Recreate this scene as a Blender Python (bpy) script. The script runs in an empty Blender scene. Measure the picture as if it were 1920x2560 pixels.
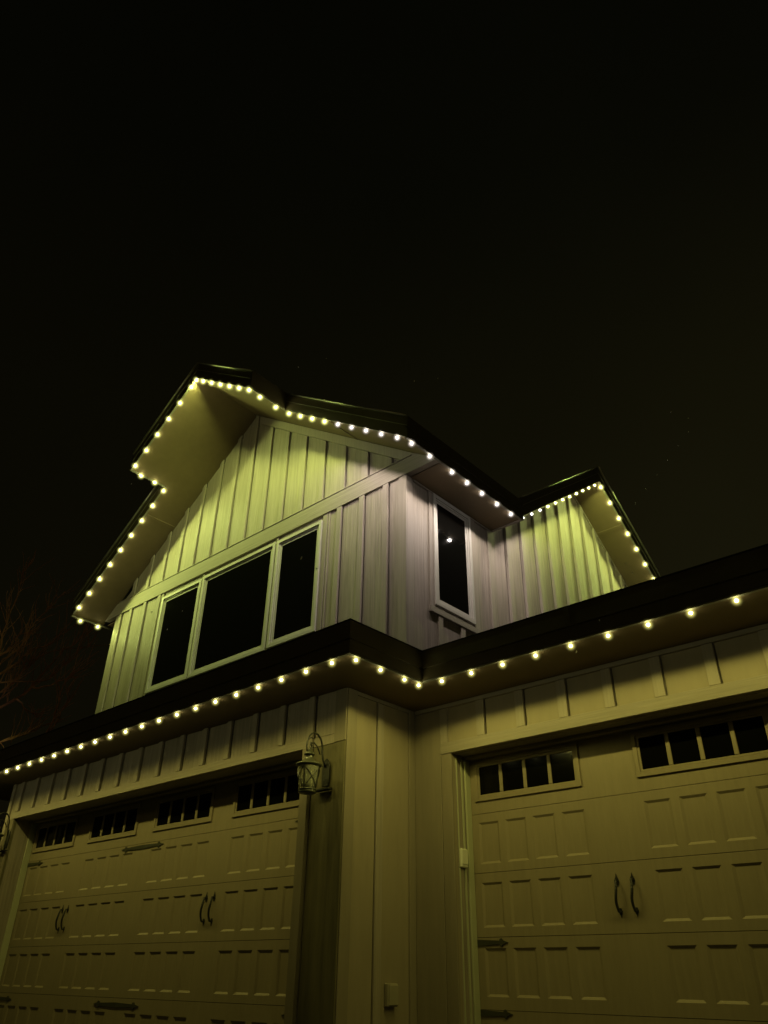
import bpy, bmesh, math, random
from mathutils import Vector, Matrix, noise
random.seed(7)
sc = bpy.context.scene
ZC = 0.67                                   # camera height above the garage floor
# ------------------------------------------------------------------ camera
cam_d = bpy.data.cameras.new("camera"); cam = bpy.data.objects.new("camera", cam_d)
sc.collection.objects.link(cam); sc.camera = cam
cam_d.sensor_fit = 'HORIZONTAL'; cam_d.sensor_width = 36.0; cam_d.lens = 1877.51/1920*36
cam_d.clip_start = 0.05; cam_d.clip_end = 1200
yw, pt, rl = (math.radians(a) for a in (42.37981765, 31.94520632, -0.93392293))
Rz = Matrix.Rotation(yw, 3, 'Z'); Rx = Matrix.Rotation(pt, 3, 'X'); Rr = Matrix.Rotation(rl, 3, 'Z')
B = Matrix(((1,0,0),(0,0,1),(0,-1,0)))
Rc = Rz @ Rx @ B @ Rr                        # columns: right, down, forward
Mc = Matrix(((Rc[0][0], -Rc[0][1], -Rc[0][2]), (Rc[1][0], -Rc[1][1], -Rc[1][2]), (Rc[2][0], -Rc[2][1], -Rc[2][2])))
cam.matrix_world = Matrix.Translation((0, 0, ZC)) @ Mc.to_4x4()
# ------------------------------------------------------------------ world: dark night sky, faint town glow low down
w = bpy.data.worlds.new("World"); sc.world = w; w.use_nodes = True
nt = w.node_tree; nt.nodes.clear()
out = nt.nodes.new('ShaderNodeOutputWorld'); bg = nt.nodes.new('ShaderNodeBackground')
tc = nt.nodes.new('ShaderNodeTexCoord'); sep = nt.nodes.new('ShaderNodeSeparateXYZ')
cr = nt.nodes.new('ShaderNodeValToRGB'); el = cr.color_ramp.elements
el[0].position = 0.0; el[0].color = (0.00852, 0.00703, 0.00236, 1)
el[1].position = 1.0; el[1].color = (0.00074, 0.00083, 0.00036, 1)
for p, c in ((0.35, (0.00726, 0.00636, 0.00228, 1)), (0.62, (0.00460, 0.00411, 0.00136, 1)), (0.82, (0.00193, 0.00195, 0.00078, 1))):
    e = el.new(p); e.color = c
nz = nt.nodes.new('ShaderNodeTexNoise'); nz.inputs['Scale'].default_value = 2.2; nz.inputs['Detail'].default_value = 3
mul = nt.nodes.new('ShaderNodeMix'); mul.data_type = 'RGBA'; mul.blend_type = 'MULTIPLY'; mul.inputs[0].default_value = 1
mr = nt.nodes.new('ShaderNodeMapRange'); mr.inputs['To Min'].default_value = 0.7; mr.inputs['To Max'].default_value = 1.3
nt.links.new(tc.outputs['Generated'], sep.inputs[0]); nt.links.new(sep.outputs['Z'], cr.inputs[0])
nt.links.new(tc.outputs['Generated'], nz.inputs['Vector']); nt.links.new(nz.outputs['Fac'], mr.inputs['Value'])
nt.links.new(cr.outputs[0], mul.inputs[6]); nt.links.new(mr.outputs[0], mul.inputs[7])
hz_ = nt.nodes.new('ShaderNodeMapRange'); hz_.interpolation_type = 'SMOOTHSTEP'
for k_, v_ in (('From Min', -0.95), ('From Max', -0.15), ('To Min', 0.45), ('To Max', 1.15)): hz_.inputs[k_].default_value = v_
m2 = nt.nodes.new('ShaderNodeVectorMath'); m2.operation = 'SCALE'
nt.links.new(sep.outputs['X'], hz_.inputs['Value']); nt.links.new(hz_.outputs[0], m2.inputs['Scale'])
nt.links.new(mul.outputs[2], m2.inputs[0]); nt.links.new(m2.outputs[0], bg.inputs['Color']); nt.links.new(bg.outputs[0], out.inputs[0])
bg.inputs['Strength'].default_value = 1.0
# ------------------------------------------------------------------ night "sun": very weak amber fill added from the street side, source unseen
sd = bpy.data.lights.new("night_fill", 'SUN'); sd.energy = 0.035; sd.angle = math.radians(6); sd.color = (1.0, 0.80, 0.26)
so = bpy.data.objects.new("night_fill", sd); sc.collection.objects.link(so)
so.rotation_euler = Vector((-0.50, 0.80, -0.42)).to_track_quat('-Z', 'Y').to_euler()
sc.view_settings.view_transform = 'Standard'; sc.view_settings.look = 'None'
sc.view_settings.exposure = 0; sc.view_settings.gamma = 1; sc.view_settings.use_curve_mapping = False
sc.render.engine = 'CYCLES'

# ------------------------------------------------------------------ materials
def mat(name, col, rough=0.6, streak=None, bump=0.0, metal=0.0, var=0.12, spec=0.35, scale=(6,6,6), bscale=None, coat=0):
    m = bpy.data.materials.new(name); m.use_nodes = True; n = m.node_tree; L = n.links
    b = n.nodes['Principled BSDF']; b.inputs['Roughness'].default_value = rough; b.inputs['Metallic'].default_value = metal
    b.inputs['Specular IOR Level'].default_value = spec
    t = n.nodes.new('ShaderNodeTexCoord'); mp = n.nodes.new('ShaderNodeMapping'); mp.inputs['Scale'].default_value = scale
    a = n.nodes.new('ShaderNodeTexNoise'); a.inputs['Detail'].default_value = 6; a.inputs['Roughness'].default_value = 0.6; a.inputs['Scale'].default_value = 1
    L.new(t.outputs['Object'], mp.inputs[0]); L.new(mp.outputs[0], a.inputs['Vector'])
    big = n.nodes.new('ShaderNodeTexNoise'); big.inputs['Scale'].default_value = 0.9; big.inputs['Detail'].default_value = 3
    L.new(t.outputs['Object'], big.inputs['Vector'])
    ad = n.nodes.new('ShaderNodeMath'); ad.operation = 'MULTIPLY_ADD'; ad.inputs[1].default_value = 0.5
    L.new(big.outputs['Fac'], ad.inputs[0]); L.new(a.outputs['Fac'], ad.inputs[2])
    r = n.nodes.new('ShaderNodeMapRange'); r.inputs['From Min'].default_value = 0.45; r.inputs['From Max'].default_value = 1.05
    r.inputs['To Min'].default_value = 1 - var; r.inputs['To Max'].default_value = 1 + var
    L.new(ad.outputs[0], r.inputs['Value'])
    mx = n.nodes.new('ShaderNodeVectorMath'); mx.operation = 'SCALE'; mx.inputs[0].default_value = col[:3]
    L.new(r.outputs[0], mx.inputs['Scale']); L.new(mx.outputs[0], b.inputs['Base Color'])
    rr = n.nodes.new('ShaderNodeMapRange'); rr.inputs['To Min'].default_value = max(0.02, rough-0.12); rr.inputs['To Max'].default_value = min(1, rough+0.12)
    L.new(a.outputs['Fac'], rr.inputs['Value']); L.new(rr.outputs[0], b.inputs['Roughness'])
    if bump:
        bp = n.nodes.new('ShaderNodeBump'); bp.inputs['Strength'].default_value = bump; bp.inputs['Distance'].default_value = 0.01
        L.new(a.outputs['Fac'], bp.inputs['Height']); L.new(bp.outputs[0], b.inputs['Normal'])
    return m
M = {}
M['siding'] = mat('painted_board', (0.290, 0.252, 0.208), 0.55, bump=0.8, var=0.32, scale=(38, 38, 1.6))
M['smooth'] = mat('smooth_painted_panel', (0.280, 0.238, 0.175), 0.6, bump=0.2, var=0.10, scale=(12, 12, 2))
M['dark_board'] = mat('dark_streaked_board', (0.120, 0.106, 0.062), 0.7, bump=0.5, var=0.45, scale=(14, 14, 1.2))  # darker streaked board, used low on the garage pillars
M['batten'] = mat('painted_batten', (0.300, 0.262, 0.218), 0.55, bump=0.5, var=0.18, scale=(45, 45, 1.4))
M['belt'] = mat('painted_belt', (0.275, 0.242, 0.200), 0.6, bump=0.5, var=0.17, scale=(1.6, 45, 45))
M['trim'] = mat('painted_trim', (0.230, 0.198, 0.150), 0.55, bump=0.2, var=0.10, scale=(20, 20, 2))
M['soffit'] = mat('soffit_panel', (0.170, 0.125, 0.072), 0.7, bump=0.15, var=0.10, scale=(9, 9, 9))
M['door'] = mat('door_skin', (0.275, 0.230, 0.155), 0.5, bump=0.2, var=0.09, scale=(30, 30, 4))
M['fascia'] = mat('dark_metal_fascia', (0.11, 0.09, 0.052), 0.34, bump=0.05, var=0.2, scale=(3, 3, 3), spec=0.5)
M['drip'] = mat('drip_edge', (0.60, 0.58, 0.50), 0.32, metal=0.8, var=0.1)
M['roof'] = mat('asphalt_shingle', (0.035, 0.033, 0.030), 0.9, bump=0.6, var=0.3, scale=(40, 40, 40))
M['vinyl'] = mat('window_vinyl', (0.50, 0.48, 0.43), 0.4, var=0.06, bump=0.05)
M['strip'] = mat('vinyl_door_stop', (0.42, 0.43, 0.30), 0.45, var=0.06)
M['iron'] = mat('black_iron', (0.018, 0.018, 0.014), 0.45, bump=0.3, var=0.3, spec=0.5, scale=(60, 60, 60))
M['strap'] = mat('worn_iron', (0.045, 0.045, 0.03), 0.5, bump=0.2, var=0.3)
M['pewter'] = mat('lantern_pewter', (0.055, 0.058, 0.040), 0.34, bump=0.2, var=0.25, spec=0.5, scale=(30, 30, 30))
M['channel'] = mat('light_channel', (0.20, 0.19, 0.14), 0.5, var=0.1)
M['dark'] = mat('door_backing', (0.02, 0.018, 0.012), 0.9)
M['box'] = mat('grey_plastic', (0.30, 0.27, 0.20), 0.5)
M['white'] = mat('white_plastic', (0.62, 0.62, 0.52), 0.4, var=0.04)
M['concrete'] = mat('wet_asphalt', (0.035, 0.033, 0.03), 0.9, bump=0.4, var=0.2, scale=(5, 5, 5))
M['lawn'] = mat('winter_lawn', (0.055, 0.05, 0.025), 0.95, bump=0.8, var=0.4, scale=(8, 8, 8))
M['bark'] = mat('bark', (0.62, 0.30, 0.18), 0.85, bump=0.6, var=0.3, scale=(20, 20, 20))
M['snow'] = mat('snow', (0.85, 0.85, 0.85), 0.7, var=0.02)
def glassmat(name, col, rough, spec=0.5):
    m = bpy.data.materials.new(name); m.use_nodes = True; b = m.node_tree.nodes['Principled BSDF']
    b.inputs['Base Color'].default_value = (*col, 1); b.inputs['Roughness'].default_value = rough
    b.inputs['Specular IOR Level'].default_value = spec
    t = m.node_tree.nodes.new('ShaderNodeTexCoord'); a = m.node_tree.nodes.new('ShaderNodeTexNoise'); a.inputs['Scale'].default_value = 1.5
    bp = m.node_tree.nodes.new('ShaderNodeBump'); bp.inputs['Strength'].default_value = 0.02
    m.node_tree.links.new(t.outputs['Object'], a.inputs['Vector']); m.node_tree.links.new(a.outputs['Fac'], bp.inputs['Height'])
    m.node_tree.links.new(bp.outputs[0], b.inputs['Normal'])
    return m
M['glass'] = glassmat('dark_room_glass', (0.0035, 0.0035, 0.003), 0.04)
M['dglass'] = glassmat('dark_door_glass', (0.003, 0.003, 0.0025), 0.12, 0.12)
M['lglass'] = glassmat('seeded_glass', (0.28, 0.29, 0.20), 0.2)
tg = bpy.data.materials.new('clear_lantern_glass'); tg.use_nodes = True
b = tg.node_tree.nodes['Principled BSDF']; b.inputs['Roughness'].default_value = 0.12; b.inputs['Base Color'].default_value = (0.85, 0.87, 0.72, 1)
b.inputs['Transmission Weight'].default_value = 0.75; b.inputs['IOR'].default_value = 1.2
M['clear'] = tg
def emit(name, col, s):
    m = bpy.data.materials.new(name); m.use_nodes = True; n = m.node_tree; n.nodes.clear()
    o = n.nodes.new('ShaderNodeOutputMaterial'); e = n.nodes.new('ShaderNodeEmission')
    e.inputs[0].default_value = (*col, 1); e.inputs[1].default_value = s; n.links.new(e.outputs[0], o.inputs[0]); return m
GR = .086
def glow_volume(name, col, s_):
    """added halo round an LED: emission put into a ball of air, fading outwards"""
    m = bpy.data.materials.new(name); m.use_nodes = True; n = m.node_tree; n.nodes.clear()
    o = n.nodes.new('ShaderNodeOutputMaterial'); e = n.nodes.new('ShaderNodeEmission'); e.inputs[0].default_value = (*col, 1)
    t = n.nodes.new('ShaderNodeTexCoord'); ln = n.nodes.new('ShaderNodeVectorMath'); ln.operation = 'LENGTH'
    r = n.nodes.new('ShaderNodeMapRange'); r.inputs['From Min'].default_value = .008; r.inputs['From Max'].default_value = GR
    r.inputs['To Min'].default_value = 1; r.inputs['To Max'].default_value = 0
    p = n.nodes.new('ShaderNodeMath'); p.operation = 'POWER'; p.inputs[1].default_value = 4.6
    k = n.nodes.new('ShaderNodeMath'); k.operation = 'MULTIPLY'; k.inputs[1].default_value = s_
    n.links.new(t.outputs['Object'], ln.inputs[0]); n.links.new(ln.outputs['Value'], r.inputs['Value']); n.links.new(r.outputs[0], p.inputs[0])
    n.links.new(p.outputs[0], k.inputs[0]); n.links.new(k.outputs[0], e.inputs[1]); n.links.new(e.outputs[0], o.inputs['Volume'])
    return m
M['ring_y'] = glow_volume('glow_yellow', (.84, .84, .22), 105); M['ring_l'] = glow_volume('glow_amber', (.86, .78, .20), 90); M['ring_w'] = glow_volume('glow_white', (.85, .76, .68), 100)
YEL = (0.84, 1.0, 0.245); LOW = (1.0, 0.89, 0.19); WHT = (1.0, 0.86, 0.76)
M['led_yellow'] = emit('led_yellow', (1, 1, .50), 60)
M['led_low'] = emit('led_low', (1, .96, .46), 28)
M['led_white'] = emit('led_white', (1, .93, .86), 40)

# ------------------------------------------------------------------ helpers (coordinates are relative to camera height; ZC is added here)
COL = sc.collection
def empty(name, loc=(0,0,0)):
    o = bpy.data.objects.new(name, None); COL.objects.link(o); o.location = (loc[0], loc[1], loc[2]+ZC); return o
def tag(o, label=None, cat=None, group=None, kind=None):
    if label: o['label'] = label
    if cat: o['category'] = cat
    if group: o['group'] = group
    if kind: o['kind'] = kind
    return o
def wloc(o):
    v = Vector((0,0,0))
    while o is not None: v += o.location; o = o.parent
    return v
def obj(name, verts, faces, m, parent=None, smooth=False, bev=0, fixn=True):
    off = wloc(parent) if parent else Vector((0,0,0))
    me = bpy.data.meshes.new(name)
    bm = bmesh.new()
    vs = [bm.verts.new((v[0]-off.x, v[1]-off.y, v[2]+ZC-off.z)) for v in verts]
    for f in faces:
        try: bm.faces.new([vs[i] for i in f])
        except ValueError: pass
    if fixn: bmesh.ops.recalc_face_normals(bm, faces=bm.faces)
    if bev: bmesh.ops.bevel(bm, geom=bm.edges[:], offset=bev, segments=1, affect='EDGES', clamp_overlap=True)
    bm.to_mesh(me); bm.free()
    me.materials.append(m)
    if smooth:
        for p in me.polygons: p.use_smooth = True
    o = bpy.data.objects.new(name, me); COL.objects.link(o)
    if parent: o.parent = parent
    return o
def BX(x0,x1,y0,y1,z0,z1):
    v = [(x,y,z) for x in (x0,x1) for y in (y0,y1) for z in (z0,z1)]
    f = [(0,1,3,2),(4,6,7,5),(0,4,5,1),(2,3,7,6),(0,2,6,4),(1,5,7,3)]
    return v, f
def join(*parts):
    V, F = [], []
    for v, f in parts:
        k = len(V); V += v; F += [tuple(i+k for i in q) for q in f]
    return V, F
def box(name, x0,x1,y0,y1,z0,z1, m, parent=None, bev=0.003):
    v, f = BX(x0,x1,y0,y1,z0,z1); return obj(name, v, f, m, parent, bev=bev)
def PR(a, b):                                # prism between two polygons with the same vertex count
    n = len(a); V = list(a)+list(b)
    F = [tuple(range(n)), tuple(range(2*n-1, n-1, -1))] + [(i, (i+1)%n, n+(i+1)%n, n+i) for i in range(n)]
    return V, F
def prism(name, a, b, m, parent=None, bev=0): v, f = PR(a, b); return obj(name, v, f, m, parent, bev=bev)
def TUBE(pts, rad, n=6):
    V, F = [], []; pts = [Vector(p) for p in pts]
    if not hasattr(rad, '__len__'): rad = [rad]*len(pts)
    up = Vector((0.13, 0.31, 0.94))
    for i, p in enumerate(pts):
        d = (pts[min(i+1, len(pts)-1)] - pts[max(i-1, 0)]).normalized()
        s = d.cross(up)
        if s.length < 0.05: s = d.cross(Vector((1,0,0)))
        s.normalize(); t = s.cross(d)
        for k in range(n):
            a = 2*math.pi*k/n; V.append(tuple(p + (s*math.cos(a)+t*math.sin(a))*rad[i]))
    for i in range(len(pts)-1):
        for k in range(n): F.append((i*n+k, i*n+(k+1)%n, (i+1)*n+(k+1)%n, (i+1)*n+k))
    F.append(tuple(range(n))); F.append(tuple(range(len(V)-n, len(V))))
    return V, F
def LATHE(cx, cy, prof, n=24):
    V, F = [], []
    for r, z in prof:
        for k in range(n):
            a = 2*math.pi*k/n; V.append((cx+r*math.cos(a), cy+r*math.sin(a), z))
    for i in range(len(prof)-1):
        for k in range(n): F.append((i*n+k, i*n+(k+1)%n, (i+1)*n+(k+1)%n, (i+1)*n+k))
    F.append(tuple(range(n))); F.append(tuple(range(len(V)-n, len(V))))
    return V, F

# ------------------------------------------------------------------ ground
def sheet(name, pts, m, kind='structure'):
    o = obj(name, pts, [tuple(range(len(pts)))], m); o['kind'] = kind; return o
sheet('ground', [(-300,-300,-1.25),(300,-300,-1.25),(300,300,-1.25),(-300,300,-1.25)], M['lawn'])
dv, df = PR([(-11.6,5.2,-0.67),(0.6,6.1,-0.67),(0.6,-6,-1.18),(-11.6,-6,-1.18)], [(-11.6,5.2,-1.3),(0.6,6.1,-1.3),(0.6,-6,-1.3),(-11.6,-6,-1.3)])
o = obj('driveway', dv, df, M['concrete']); o['kind'] = 'structure'

# ================================================================== HOUSE
house = empty('house', (-6, 6, -0.67))
tag(house, 'two storey beige board and batten house with dark roof edges and twin garage doors', 'house')
ZS = 2.235                                   # garage soffit
YW1, YW2, XS = 4.66, 5.61, -4.668
D1, D2 = 4.98, 5.85                          # door planes
FL = -0.67
XL, XR1 = -10.85, -5.17                      # left opening
XA, XB = -4.227, -1.40                       # right opening
HZ = 1.77
# lower walls
WB = .034
obj('wall', *join(BX(-11.07, XL, YW1+WB, D1+.10, FL, ZS+.05), BX(XR1, XS-WB, YW1+WB, D1+.10, FL, ZS+.05), BX(XL, XR1, YW1+WB, D1+.10, HZ, ZS+.05)), M['siding'], house)
obj('wall', *BX(XS-.25, XS-WB, D1+.10, YW2+WB, FL, ZS+.05), M['siding'], house)
obj('wall', *join(BX(XS-.25, XA, YW2+WB, D2+.10, FL, ZS+.05), BX(XB, 0.55, YW2+WB, D2+.10, FL, ZS+.05), BX(XA, XB, YW2+WB, D2+.10, HZ, ZS+.05)), M['siding'], house)
def fb(x0, x1, y, z0, z1, m='siding'): return box('board', x0, x1, y, y+WB-.001, z0, z1, M[m], house, .002)
def sbd(x, y0, y1, z0, z1, m='siding'): return box('board', x-WB+.001, x, y0, y1, z0, z1, M[m], house, .002)
fb(-11.10, XL-.0005, YW1, FL, 1.762, 'dark_board'); fb(-11.10, XL-.0005, YW1, 1.766, ZS-.001); fb(XR1+.0005, XR1+.088, YW1, FL, 1.765); fb(XR1+.112, -4.79, YW1, FL, 1.762, 'dark_board'); fb(XR1+.112, -4.79, YW1, 1.766, 1.845); fb(-4.786, XS, YW1, FL, ZS-.001, 'smooth')
fb(XL, XR1+.10, YW1, HZ+.002, 1.845)
sbd(XS, YW1+WB, 4.787, FL, ZS-.001, 'smooth'); sbd(XS, 4.790, 5.060, FL, ZS-.001, 'smooth'); sbd(XS, 5.072, 5.506, FL, ZS-.001, 'smooth'); sbd(XS, 5.509, YW2+WB, FL, ZS-.001, 'smooth')
fb(XS+.001, XA-.118, YW2, FL, ZS-.001, 'smooth'); fb(XA-.116, XA-.0005, YW2, FL, ZS-.001, 'smooth'); fb(XA, XB, YW2, HZ+.002, 1.87, 'smooth'); fb(XB+.0005, .55, YW2, FL, 1.87, 'smooth')

obj('wall', *join(BX(-11.10,-10.98,D1+.10,14.5,FL,ZS), BX(0.43,.55,D2+.10,14.5,FL,ZS+2)), M['siding'], house)
# header boards, casings
box('header_board', XL-.09, XR1+.10, YW1-.022, YW1+.004, 1.765, 1.85, M['belt'], house)
box('header_board', XA-.115, XB+.115, YW2-.026, YW2+.004, 1.772, 1.872, M['belt'], house)
box('door_casing', XR1, XR1+.098, YW1-.034, YW1+.004, FL, 1.764, M['trim'], house)
box('door_casing', XL-.10, XL, YW1-.022, YW1+.004, FL, 1.764, M['trim'], house)
box('door_casing', XA-.115, XA, YW2-.018, YW2+.004, FL, 1.771, M['trim'], house)
box('door_casing', XB, XB+.115, YW2-.018, YW2+.004, FL, 1.771, M['trim'], house)
box('corner_board', XS-.125, XS+.012, YW1-.012, YW1+.004, FL, 1.762, M['dark_board'], house)
box('corner_board', XS-.125, XS+.012, YW1-.012, YW1+.004, 1.766, ZS-.002, M['trim'], house)
box('corner_board', XS-.004, XS+.020, YW1+.004, 4.785, FL, ZS-.002, M['trim'], house)
box('corner_board', XS-.004, XS+.016, 5.51, YW2-.002, FL, ZS-.002, M['trim'], house)
box('corner_board', XS+.018, XA-.118, YW2-.022, YW2+.004, FL, 2.19, M['trim'], house)
box('batten', XS-.004, XS+.018, 5.065, 5.15, FL, 2.19, M['batten'], house)
box('top_rail', XS+.018, 0.5, YW2-.024, YW2+.004, 2.195, ZS-.002, M['belt'], house)
box('top_rail', XS-.004, XS+.014, 4.788, 5.508, 2.197, ZS-.002, M['belt'], house)
box('reveal_trim', XA, XA+.006, YW2+.05, YW2+.062, FL, 1.76, M['strip'], house, 0)
for i in range(15):                           # frieze battens over the left door
    x = -5.062 - i*0.409
    box('batten', x-.07, x, YW1-.026, YW1+.004, 1.852, ZS-.002, M['batten'], house)
    xn = x+.409-.062 if i else -4.792
    fb(x+.017, xn, YW1, 1.847, ZS-.001)
x = -11.03; box('batten', x-.07, x, YW1-.026, YW1+.004, FL, ZS-.002, M['batten'], house)
for i in range(8):                            # frieze battens over the right door
    x = -3.842 + i*0.4206
    box('batten', x-.085, x, YW2-.022, YW2+.004, 1.874, 2.193, M['batten'], house)
    fb(x+.010, x+.4206-.075, YW2, 1.872, ZS-.001, 'smooth')
box('batten', -4.349+.004, -4.262, YW2-.019, YW2+.004, 1.874, 2.193, M['batten'], house)
fb(-4.226, -3.917, YW2, 1.872, ZS-.001, 'smooth')
# door stops
box('door_stop', XA, XA+.02, D2-.075, D2-.002, FL, HZ-.03, M['strip'], house)
box('door_stop', XA, XA+.008, D2-.12, D2-.10, FL, HZ-.03, M['strip'], house, 0)
box('door_stop', XL, XL+.02, D1-.085, D1-.002, FL, HZ-.03, M['strip'], house)
box('door_stop', XL+.02, XR1-.02, D1-.085, D1-.002, HZ-.03, HZ-.002, M['trim'], house)
box('door_stop', XA+.02, XB-.02, D2-.075, D2-.002, HZ-.03, HZ-.002, M['trim'], house)
# lower soffits
YE1, YE2, XE = 4.05, 4.975, -4.05
def ye(x): return YE1 + max(0, (XE - x))*0.011       # the long gutter line runs very slightly out of true
sv, sf = PR([(-12.3, ye(-12.3)+.03, ZS),(XE-.03, YE1+.03, ZS),(XE-.03, YE2+.03, ZS),(0.9, YE2+.03, ZS),(0.9, 5.75, ZS),(-12.3,5.75,ZS)],
            [(-12.3, ye(-12.3)+.03, ZS+.02),(XE-.03, YE1+.03, ZS+.02),(XE-.03, YE2+.03, ZS+.02),(0.9, YE2+.03, ZS+.02),(0.9, 5.75, ZS+.02),(-12.3,5.75,ZS+.02)])
# wall tops run 5 cm above this sheet, so the soffit only shows outside the walls
obj('soffit', sv, sf, M['soffit'], house)
def band(name, pts, z0, z1, inn, m, proud=0.0, topin=0.0):
    """moulding that follows an open corner line pts (plan), thickness inwards (+y / -x side)"""
    V, F = [], []
    def offs(i, d):
        p = Vector(pts[i]); ds = []
        if i > 0: ds.append((Vector(pts[i])-Vector(pts[i-1])).normalized())
        if i < len(pts)-1: ds.append((Vector(pts[i+1])-Vector(pts[i])).normalized())
        ns = [Vector((-q.y, q.x)) for q in ds]
        if len(ns) == 1: return p + ns[0]*d
        mm = (ns[0]+ns[1]); mm = mm/ (mm.length_squared) * 2
        return p + mm*d
    for i in range(len(pts)):
        a = offs(i, -proud); bq = offs(i, inn); c = offs(i, -proud+topin)
        V += [(a.x,a.y,z0),(c.x,c.y,z1),(bq.x,bq.y,z1),(bq.x,bq.y,z0)]
    for i in range(len(pts)-1):
        k = i*4
        F += [(k,k+1,k+5,k+4),(k+1,k+2,k+6,k+5),(k+2,k+3,k+7,k+6),(k+3,k,k+4,k+7)]
    F += [(0,1,2,3), tuple(len(V)-4+i for i in (0,1,2,3))]
    return obj(name, V, F, m, house)
eline = [(-12.3, ye(-12.3)), (XE, YE1), (XE, YE2), (0.9, YE2)]
band('fascia', eline, ZS+.012, 2.352, .028, M['fascia'])
band('gutter', eline, 2.352, 2.512, .075, M['fascia'], proud=0.016, topin=0.006)
band('drip_edge', eline, 2.512, 2.520, .02, M['roof'], proud=0.018)
for x in (-7.9, -11.0): box('gutter_seam', x, x+.05, ye(x)-.019, ye(x)+.01, 2.354, 2.511, M['fascia'], house, .001)
for x in (-2.6,): box('gutter_seam', x, x+.05, YE2-.019, YE2+.01, 2.354, 2.511, M['fascia'], house, .001)
# garage roofs
def slabs(name, polys, dz, m):
    parts = []
    for p in polys: parts.append(PR(p, [(x,y,z-dz) for x,y,z in p]))
    return obj(name, *join(*parts), m, house)
A_=(XE,YE1,2.518); B_=(XE,YE2,2.518); C_=(-4.86,5.785,2.761); D_=(-5.75,5.75,3.028)
slabs('garage_roof', [[A_, (-12.3, ye(-12.3), 2.518), (-12.3,5.75,3.0), D_], [A_, D_, C_, B_], [B_, C_, (-4.86,13,4.92), (0.9,13,4.92), (0.9,YE2,2.518)]], .03, M['roof'])

# ---------------------------------------------------------------- upper storey
YU, XU = 5.62, -4.782
XRG, HR = -7.935, 7.72                       # ridge, soffit height at ridge
SL, SR = 0.728, 0.713
def zp(x): return HR - (SL*(XRG-x) if x < XRG else SR*(x-XRG))
XLW = -11.13
top_l, top_r = zp(XLW), zp(XU)
ZB = 2.55
front = [(XLW,YU,ZB),(XU,YU,ZB),(XU,YU,top_r),(XRG,YU,HR),(XLW,YU,top_l)]
front = [(x+(.0 if x > -9 and x < -6 else (WB if x < -9 else -WB)),y+WB,z) for x,y,z in front]
prism('wall', front, [(x,y+.10,z) for x,y,z in front], M['siding'], house)
YR, HG, SG = 9.93, 7.04, 0.728               # side gable ridge
def zq(y): return HG - SG*abs(y-YR)
side = [(XU,YU+WB,ZB),(XU,13.0,ZB),(XU,13.0,zq(13.0)),(XU,YR,HG),(XU,7.36,zq(7.36)),(XU,YU+WB,5.13)]
side = [(x-WB,y,z) for x,y,z in side]
prism('wall', side, [(x-.12,y,z) for x,y,z in side], M['siding'], house)
obj('wall', *join(BX(XLW,XLW+.12,YU+.12,14.5,ZS,top_l), BX(XLW+.12,XU-.12,14.3,14.5,ZS,5.3)), M['siding'], house)
# belt board with raked ends
XEL, XER = -11.56, -4.292
def rk(x, z):                                 # x on the soffit plane at height z
    return None
bl = XRG-(HR-5.35)/SL; br = XRG+(HR-5.35)/SR; bl0 = XRG-(HR-5.12)/SL; br0 = XRG+(HR-5.12)/SR
belt = [(bl0,YU-.026,5.12),(br0,YU-.026,5.12),(br,YU-.026,5.35),(bl,YU-.026,5.35)]
prism('belt_board', belt, [(x,YU-.0,z) for x,y,z in belt], M['belt'], house, bev=.002)
box('belt_cap', bl+.06, br-.06, YU-.034, YU-.002, 5.352, 5.366, M['batten'], house)
# eave end fills behind the belt board
for s in (1, -1):
    if s == 1: tri = [(XU,0,5.125),(br0-.01,0,5.125),(XU,0,top_r-.004)]
    else: tri = [(XLW,0,5.125),(bl0+.01,0,5.125),(XLW,0,top_l-.004)]
    prism('eave_end', [(x,YU+.002,z) for x,y,z in tri], [(x,YU+.06,z) for x,y,z in tri], M['siding'], house)
# upper gable battens (right edges measured every 0.408 m), cut at the soffit
for i in range(15):
    x1 = -4.995 - i*0.408; x0 = x1 - .08
    fr = .155 if x1 > XRG+.1 else 0.0
    z1a, z1b = zp(x0)-fr, zp(x1)-fr
    zlo = 5.367
    if max(z1a, z1b) < zlo+.05: continue
    a = [(x0,YU-.024,zlo),(x1,YU-.024,zlo),(x1,YU-.024,max(zlo+.01,z1b-.003)),(x0,YU-.024,max(zlo+.01,z1a-.003))]
    prism('batten', a, [(x,YU+.004,z) for x,y,z in a], M['batten'], house, bev=.002)
    zb = zp(x1+.017); xn = min(x1+.408-.072, XU)
    if xn > x1+.03 and max(zp(x1+.017), zp(xn)) > zlo+.03:
        q = [(x1+.017,zlo-.01),(xn,zlo-.01),(xn,max(zlo,zp(xn)-.002)),(x1+.017,max(zlo,zp(x1+.017)-.002))]
        if x1+.017 < XRG < xn: q.insert(3, (XRG, HR-.002))
        prism('board', [(x,YU,z) for x,z in q], [(x,YU+WB-.001,z) for x,z in q], M['siding'], house, bev=.0015)
    if i == 14: pass
# frieze board under the right rake
def rakeboard(name, xa, xb, dz0, dz1, y0, y1, m, bev=.002):
    a = [(xa,y0,zp(xa)+dz0),(xb,y0,zp(xb)+dz0),(xb,y0,zp(xb)+dz1),(xa,y0,zp(xa)+dz1)]
    return prism(name, a, [(x,y1,z) for x,y,z in a], m, house, bev=bev)
rakeboard('frieze_board', XRG+.12, br-.02, -.15, -.004, YU-.022, YU+.004, M['batten'])
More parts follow.
